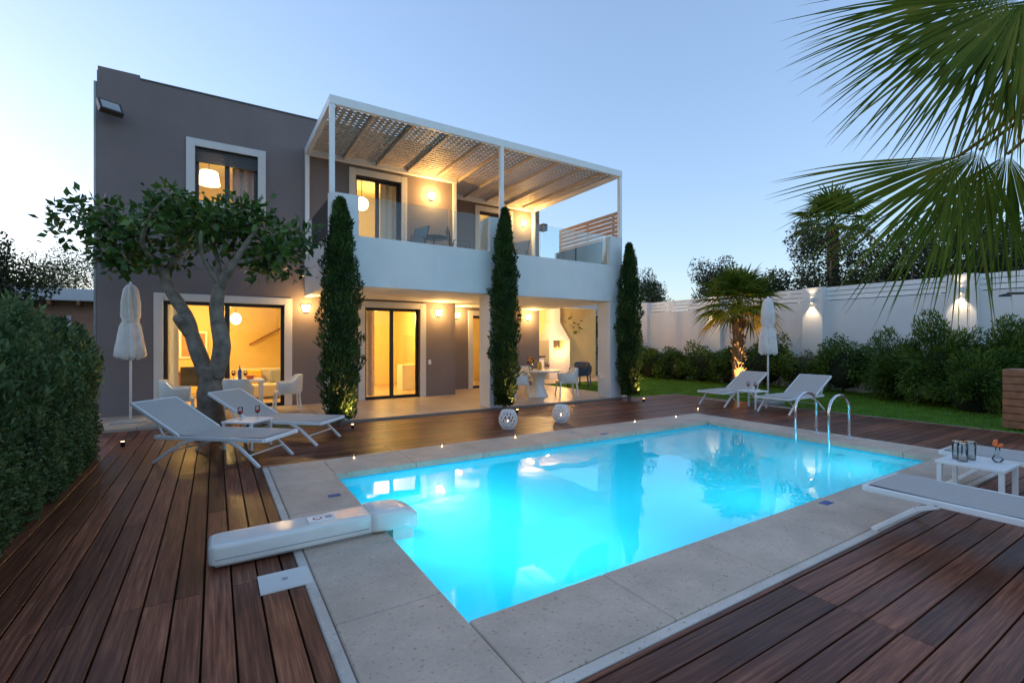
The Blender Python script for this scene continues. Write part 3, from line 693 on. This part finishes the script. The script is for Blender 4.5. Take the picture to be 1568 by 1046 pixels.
def lumps(cx,cy,cz,rx,ry,rz,n,L,mat,parent,name='leaves',bw=.4,asp=.3,k=14):
    cl=RNG.normal(size=(k,3)); cl/=np.linalg.norm(cl,axis=1)[:,None]; cl*=RNG.uniform(.35,.88,k)[:,None]
    idx=RNG.integers(0,k,n); q=RNG.normal(size=(n,3)); q/=np.linalg.norm(q,axis=1)[:,None]; q*=(RNG.random(n)**.33*.36)[:,None]
    U=cl[idx]+q
    P=U*np.array([rx,ry,rz])+np.array([cx,cy,cz])
    P=P[P[:,2]>0]
    b=(P-np.array([cx,cy,cz])); b/=np.linalg.norm(b,axis=1)[:,None]+1e-6
    return leaves(name,P,L,mat,bias=b,bw=bw,aspect=asp,parent=parent)
for i,yy in enumerate(np.arange(3.2,17,1.25)):
    E=empty('garden_shrub'); h=random.uniform(1.3,1.75)
    lumps(16.4,yy,h*.5,.8,.9,h*.62,5000,.085,M_hedgeR,E,k=20)
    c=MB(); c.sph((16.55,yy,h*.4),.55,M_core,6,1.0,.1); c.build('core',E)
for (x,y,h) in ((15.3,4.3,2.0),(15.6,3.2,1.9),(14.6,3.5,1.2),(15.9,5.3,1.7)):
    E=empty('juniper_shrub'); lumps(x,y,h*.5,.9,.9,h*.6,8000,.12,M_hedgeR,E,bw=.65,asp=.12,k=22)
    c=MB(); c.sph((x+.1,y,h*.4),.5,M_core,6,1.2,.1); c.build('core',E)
def cypress(x,y,H_,R_):
    E=empty('italian_cypress'); n=15000
    prof=lambda s_: np.clip(np.minimum(1,.55+s_*2.2),0,1)*np.clip((1-s_)/.42,0,1)**.55
    u=RNG.random(n); z=.12+u*(H_-.12); s_=(z/H_)
    th=RNG.random(n)*2*np.pi
    lum=1+.18*np.sin(th*3+z*5+x)+.12*np.sin(th*5-z*9)+.10*np.sin(z*17+th*2)
    r=R_*prof(s_)*lum*(1-.5*RNG.random(n)**1.6)
    P=np.column_stack([x+r*np.cos(th),y+r*np.sin(th),z])
    b=np.column_stack([np.cos(th)*.55,np.sin(th)*.55,np.full(n,1.0)]); b/=np.linalg.norm(b,axis=1)[:,None]
    leaves('foliage',P,.085,M_cyp,bias=b,bw=.68,aspect=.15,parent=E)
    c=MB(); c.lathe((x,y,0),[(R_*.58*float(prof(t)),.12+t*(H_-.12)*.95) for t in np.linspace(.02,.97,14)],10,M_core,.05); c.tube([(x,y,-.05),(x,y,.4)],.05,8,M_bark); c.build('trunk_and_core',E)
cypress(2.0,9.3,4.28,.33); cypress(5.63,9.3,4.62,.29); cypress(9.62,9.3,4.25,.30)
E=empty('citrus_tree'); BX,BY=-.05,9.6
def T(px,py,dd=0):
    l=(px-325)*.0112; return (BX+l*.847+dd*.531,BY-l*.531+dd*.8475,1.6+(522-py)*.0112)
b=MB()
def limb(pts,rs): 
    P=[Vector(p) for p in pts]; out=[];ro=[]
    for i in range(len(P)-1):
        p0=P[max(i-1,0)];p1=P[i];p2=P[i+1];p3=P[min(i+2,len(P)-1)]
        for k in range(5):
            t_=k/5; out.append(.5*((2*p1)+(p2-p0)*t_+(2*p0-5*p1+4*p2-p3)*t_*t_+(3*p1-p0-3*p2+p3)*t_**3)); ro.append(rs[i]*(1-t_)+rs[i+1]*t_)
    out.append(P[-1]); ro.append(rs[-1]); ro=[r*random.uniform(.93,1.08) for r in ro]
    b.tube(out,ro,12,M_bark)
limb([T(325,668),T(322,620),T(323,585),T(325,560)],[.24,.19,.175,.18])
limb([T(318,575),T(300,528),T(278,480,.1),T(250,440,.15),T(232,405,.2),T(205,375,.1),T(150,352,0)],[.14,.115,.105,.09,.07,.045,.018])
limb([T(330,575),T(346,530,-.1),T(338,480,-.1),T(346,440,-.15),T(370,405,-.2),T(392,370,-.2),T(405,345,-.1)],[.14,.125,.11,.095,.065,.04,.015])
limb([T(292,512,0),T(282,488,-.15),T(300,495,-.3)],[.09,.07,.06])
limb([T(240,420,.2),T(255,385,.3),T(258,350,.4),T(250,320,.4)],[.06,.045,.03,.012])
limb([T(346,440,-.15),T(330,405,.1),T(312,370,.3),T(305,335,.3)],[.06,.045,.03,.012])
limb([T(150,352,0),T(120,340,-.1),T(85,335,-.1)],[.018,.012,.006]); limb([T(232,405,.2),T(240,380,-.3),T(270,350,-.6),T(300,330,-.8)],[.05,.035,.025,.01])
limb([T(370,405,-.2),T(405,395,-.1),T(430,380,.1)],[.04,.025,.01]); limb([T(205,375,.1),T(185,400,.1),T(175,415,.2)],[.03,.018,.01])
limb([T(346,440,-.15),T(340,400,-.5),T(355,370,-.8)],[.05,.03,.012]); limb([T(205,375,.1),T(190,345,-.4),T(200,330,-.6)],[.03,.02,.01])
b.build('trunk_and_limbs',E)
cl=[(230,325),(262,318),(300,325),(325,345),(362,350),(402,345),(430,372),(398,385),(350,378),(195,345),(165,330),(118,318),(95,338),(78,350),(170,378),(215,365),(255,352),(205,405),(145,318),(420,398),(285,340),(310,372),(240,385),(180,360),(438,350),(130,345),(330,325),(245,310),(390,330),(275,308),(400,405),(165,400)]
PP=[];BB=[]
for (px,py) in cl:
    for rep in range(2 if 170<px<440 else 1):
        c0=np.array(T(px+random.uniform(-12,12),py+random.uniform(-8,8),random.uniform(-.8,.8) if rep else random.uniform(-.2,.2)))
        n=random.randint(42,80) if px>110 else 26
        q=RNG.normal(size=(n,3))*np.array([.14,.14,.10]); PP.append(c0+q)
        bb=q+np.array([0,0,-.03]); BB.append(bb/np.linalg.norm(bb,axis=1)[:,None])
leaves('leaves',np.vstack(PP),.16,M_citrus,bias=np.vstack(BB),bw=.5,aspect=.26,parent=E)
def fanleaf(b,hub,axis,size,mat,nseg=30,spread=125,droop=.35,nrm=None,thin=1.0,tipdry=None):
    axis=Vector(axis).normalized(); nrm=Vector(nrm) if nrm else Vector((0,0,1))
    side=axis.cross(nrm).normalized(); nrm=side.cross(axis).normalized(); hub=Vector(hub)
    dth=rad(2*spread)/(nseg-1)
    for i in range(nseg):
        th=-rad(spread)+dth*i+random.uniform(-.03,.03)
        L=size*(.72+.28*math.cos(th*.7))*random.uniform(.88,1.06)
        d=axis*math.cos(th)+side*math.sin(th); perp=(-axis*math.sin(th)+side*math.cos(th))
        prev=None; dr=droop*random.uniform(.4,1.8); lat=random.uniform(-.05,.05)
        for s_,wf in ((.03,.05),(.2,.95),(.42,1.0),(.55,.85),(.70,.6),(.82,.38),(.93,.16),(1.0,.02)):
            w_=min(s_,.42)*L*math.tan(dth/2)*wf*thin
            c=hub+d*(L*s_)+nrm*(.10*size*s_*(1-s_))+Vector((0,0,-1))*dr*L*(max(s_-.4,0)**2)+perp*lat*L*max(s_-.4,0)
            fold=nrm*(w_*.5)
            idx=[b.av(c-perp*w_+fold),b.av(c-fold*.4),b.av(c+perp*w_+fold)]
            mm=tipdry if (tipdry and s_>.95) else mat
            if prev:
                b.face([prev[0],prev[1],idx[1],idx[0]],mm,False); b.face([prev[1],prev[2],idx[2],idx[1]],mm,False)
            prev=idx
def fanpalm(x,y,zc,size,nl,pet,name='fan_palm',tr=.16,trunk=True,elmin=-40):
    E=empty(name); b=MB()
    if trunk:
        pts=[(x,y,-.05)]+[(x+random.uniform(-.02,.02),y,zc*k/8) for k in range(1,9)]
        b.tube(pts,[tr*1.25]+[tr*(1+.12*(k%2)) for k in range(8)],12,M_palmbark)
        for k in range(130):
            a=random.random()*6.28; z=random.uniform(.1,zc); d=Vector((math.cos(a),math.sin(a),0))
            p=Vector((x,y,z))+d*tr*.9; b.bar(p,p+d*.10+Vector((0,0,.13)),.05,.02,M_palmbark)
    b.build('trunk',E); b=MB()
    for k in range(nl):
        a=k*2.39996+random.uniform(-.2,.2); el=rad(elmin+(85-elmin)*((k+.5)/nl)**.8)
        d=Vector((math.cos(a)*math.cos(el),math.sin(a)*math.cos(el),math.sin(el)))
        c=Vector((x,y,zc)); hub=c+d*pet*random.uniform(.8,1.2)
        b.tube([c+d*.05,hub],[.015,.010],5,M_palm)
        mat=M_palmdry if el<rad(-18) else M_palm
        ax=(d+Vector((0,0,-.25))).normalized()
        nr=Vector((0,0,1)) if abs(ax.z)<.9 else Vector((math.cos(a),math.sin(a),.1))
        fanleaf(b,hub,ax,size,mat,22,105,.55,nr)
    b.build('fronds',E); return E
fanpalm(14.5,9.2,2.75,.95,38,.65)
E=empty('overhanging_fan_palm'); b=MB()
px_,py_=6.9,.2; ctr=Vector((px_,py_,4.1))
b.tube([(px_,py_,-.05),(px_+.05,py_,2),(px_,py_,4.1)],[.25,.2,.2],14,M_palmbark); b.build('trunk',E)
R_=Vector((.847,-.531,0)); F_=Vector((.531,.8475,0)); Z_=Vector((0,0,1))
def W3(lat,dep,z): return F_*dep+R_*lat+Z_*z
b=MB()
def ax(deg,f=0): return -R_*math.cos(rad(deg))-Z_*math.sin(rad(deg))+F_*f
specs=[ (W3(4.05,3.75,4.32), ax(34),1.80,M_palm,.12,-F_*.8+Z_*.4,44,50),
        (W3(4.15,4.0,4.6), ax(48,.1),1.7,M_palm,.15,-F_*.8+Z_*.3,36,44),
        (W3(4.35,3.95,4.4), ax(70,.15),1.2,M_palm,.15,-F_*.8+R_*.2,26,38),
        (W3(3.72,3.95,3.14), ax(48),1.50,M_palm,.12,-F_*.85+Z_*.3,42,47),
        (W3(4.15,4.2,3.3), ax(66,.1),1.35,M_palm,.15,-F_*.9-R_*.1,34,50),
        (W3(4.5,4.3,3.3), ax(80,.1),1.15,M_palm,.15,-F_*.9-R_*.2,26,46),
        (W3(4.40,4.1,3.95), ax(82),.8,M_palmdry,.2,-F_*.8-R_*.4,20,34),
        (W3(5.8,4.8,5.0), F_+Z_*.1,1.4,M_palm,.3,Z_,30,95),
        (W3(6.3,3.0,4.8), -F_+Z_*.1,1.3,M_palm,.3,Z_,30,95),
        (W3(7.0,4.2,4.6), R_+Z_*.1,1.4,M_palm,.3,Z_,30,95)]
for hub,axx,sz,mt,dr,nr,ns,sp in specs:
    mid=(ctr+hub)/2+Vector((0,0,.25)); b.tube([ctr,mid,hub],[.03,.02,.014],7,M_palmdry)
    fanleaf(b,hub,axx,sz,mt,ns,sp,dr,nr,1.05,M_palmdry)
b.build('fronds',E)
def bgtree(x,y,h,r,name='olive_tree',mat=M_olive,n=13000,L=.12,k=30):
    E=empty(name); b=MB(); b.tube([(x,y,-.1),(x+.1,y,h*.3),(x,y,h*.55)],[.22,.17,.12],8,M_bark)
    for q in range(7):
        a=q*.9; b.tube([(x,y,h*.35),(x+r*.35*math.cos(a),y+r*.35*math.sin(a),h*.6),(x+r*.7*math.cos(a),y+r*.7*math.sin(a),h*(.7+.05*(q%3)))],[.09,.05,.02],6,M_bark)
    b.build('trunk',E)
    lumps(x,y,h*.66,r,r,h*.38,n,L,mat,E,bw=.3,asp=.28,k=k)
for a in [(-9.5,20,5.4,2.6),(-6.2,19.5,4.9,2.0),(-12,15,6.0,2.6),(-13,24,7,3),(-7,38,7,3.5)]: bgtree(*a)
for a in [(20.5,24,6.3,2.2),(22,20,5.8,1.8),(23,16,5.8,1.8),(20.5,12.3,4.8,1.6),(21,9.4,6.2,1.9),(20.2,6.6,5.7,2.0),(20.5,3.5,5.2,2.0),(20.5,1,5.6,2.0),(25,6,7.2,2.4)]: bgtree(*a)
fanpalm(24.0,10.6,6.9,1.2,30,.9,name='distant_fan_palm',tr=.22)
for x,y in ((11.2,18.5),(13.5,18.2),(9,24),(15.8,18.5)): bgtree(x,y,3.6,1.5,'garden_tree',M_hedgeR,6000,.15)
E=empty('distant_trees')
n=30000; th=RNG.random(n)*2*np.pi; rr=RNG.uniform(60,85,n); zz=(RNG.random(n)**.8)*(3.5+1.2*np.sin(th*9)+.8*np.sin(th*23))
leaves('foliage',np.column_stack([rr*np.cos(th),rr*np.sin(th),zz]),1.3,M_olive,aspect=.45,parent=E)

# ------------------------------------------------------------------ world, sun, camera
az_dir=Vector((-.62,.78,0)).normalized()
w=bpy.data.worlds.new('World'); sc.world=w; w.use_nodes=True; t=w.node_tree; t.nodes.clear()
sky=N(t,'ShaderNodeTexSky'); sky.sky_type='NISHITA'; sky.sun_disc=False
EL=rad(4.5); sky.sun_elevation=EL; sky.sun_rotation=math.atan2(az_dir.x,az_dir.y); sky.altitude=0; sky.air_density=1.0; sky.dust_density=.7; sky.ozone_density=2.0
gm=N(t,'ShaderNodeGamma'); gm.inputs[1].default_value=.64
tn=N(t,'ShaderNodeMixRGB',blend_type='MULTIPLY'); tn.inputs[0].default_value=1; tn.inputs[2].default_value=(.74,.79,.97,1)
bg=N(t,'ShaderNodeBackground'); bg.inputs[1].default_value=.80
o=N(t,'ShaderNodeOutputWorld'); t.links.new(sky.outputs[0],gm.inputs[0]); t.links.new(gm.outputs[0],tn.inputs[1]); t.links.new(tn.outputs[0],bg.inputs[0]); t.links.new(bg.outputs[0],o.inputs[0])
sl=bpy.data.lights.new('sun','SUN'); sl.energy=.4; sl.angle=rad(12); sl.color=(1,.8,.62); so=bpy.data.objects.new('sun',sl); COL.objects.link(so)
sd=Vector((az_dir.x*math.cos(EL),az_dir.y*math.cos(EL),math.sin(EL))); so.rotation_euler=(-sd).to_track_quat('-Z','Y').to_euler()
cam=bpy.data.cameras.new('camera'); cam.sensor_width=36; cam.lens=16.65; cam.clip_end=2000; cam.clip_start=.05
co=bpy.data.objects.new('camera',cam); COL.objects.link(co); co.location=(0,0,1.6); co.rotation_euler=(rad(90),0,-math.atan2(.531,.8475)); sc.camera=co
sc.view_settings.view_transform='Standard'; sc.view_settings.look='None'; sc.view_settings.exposure=0
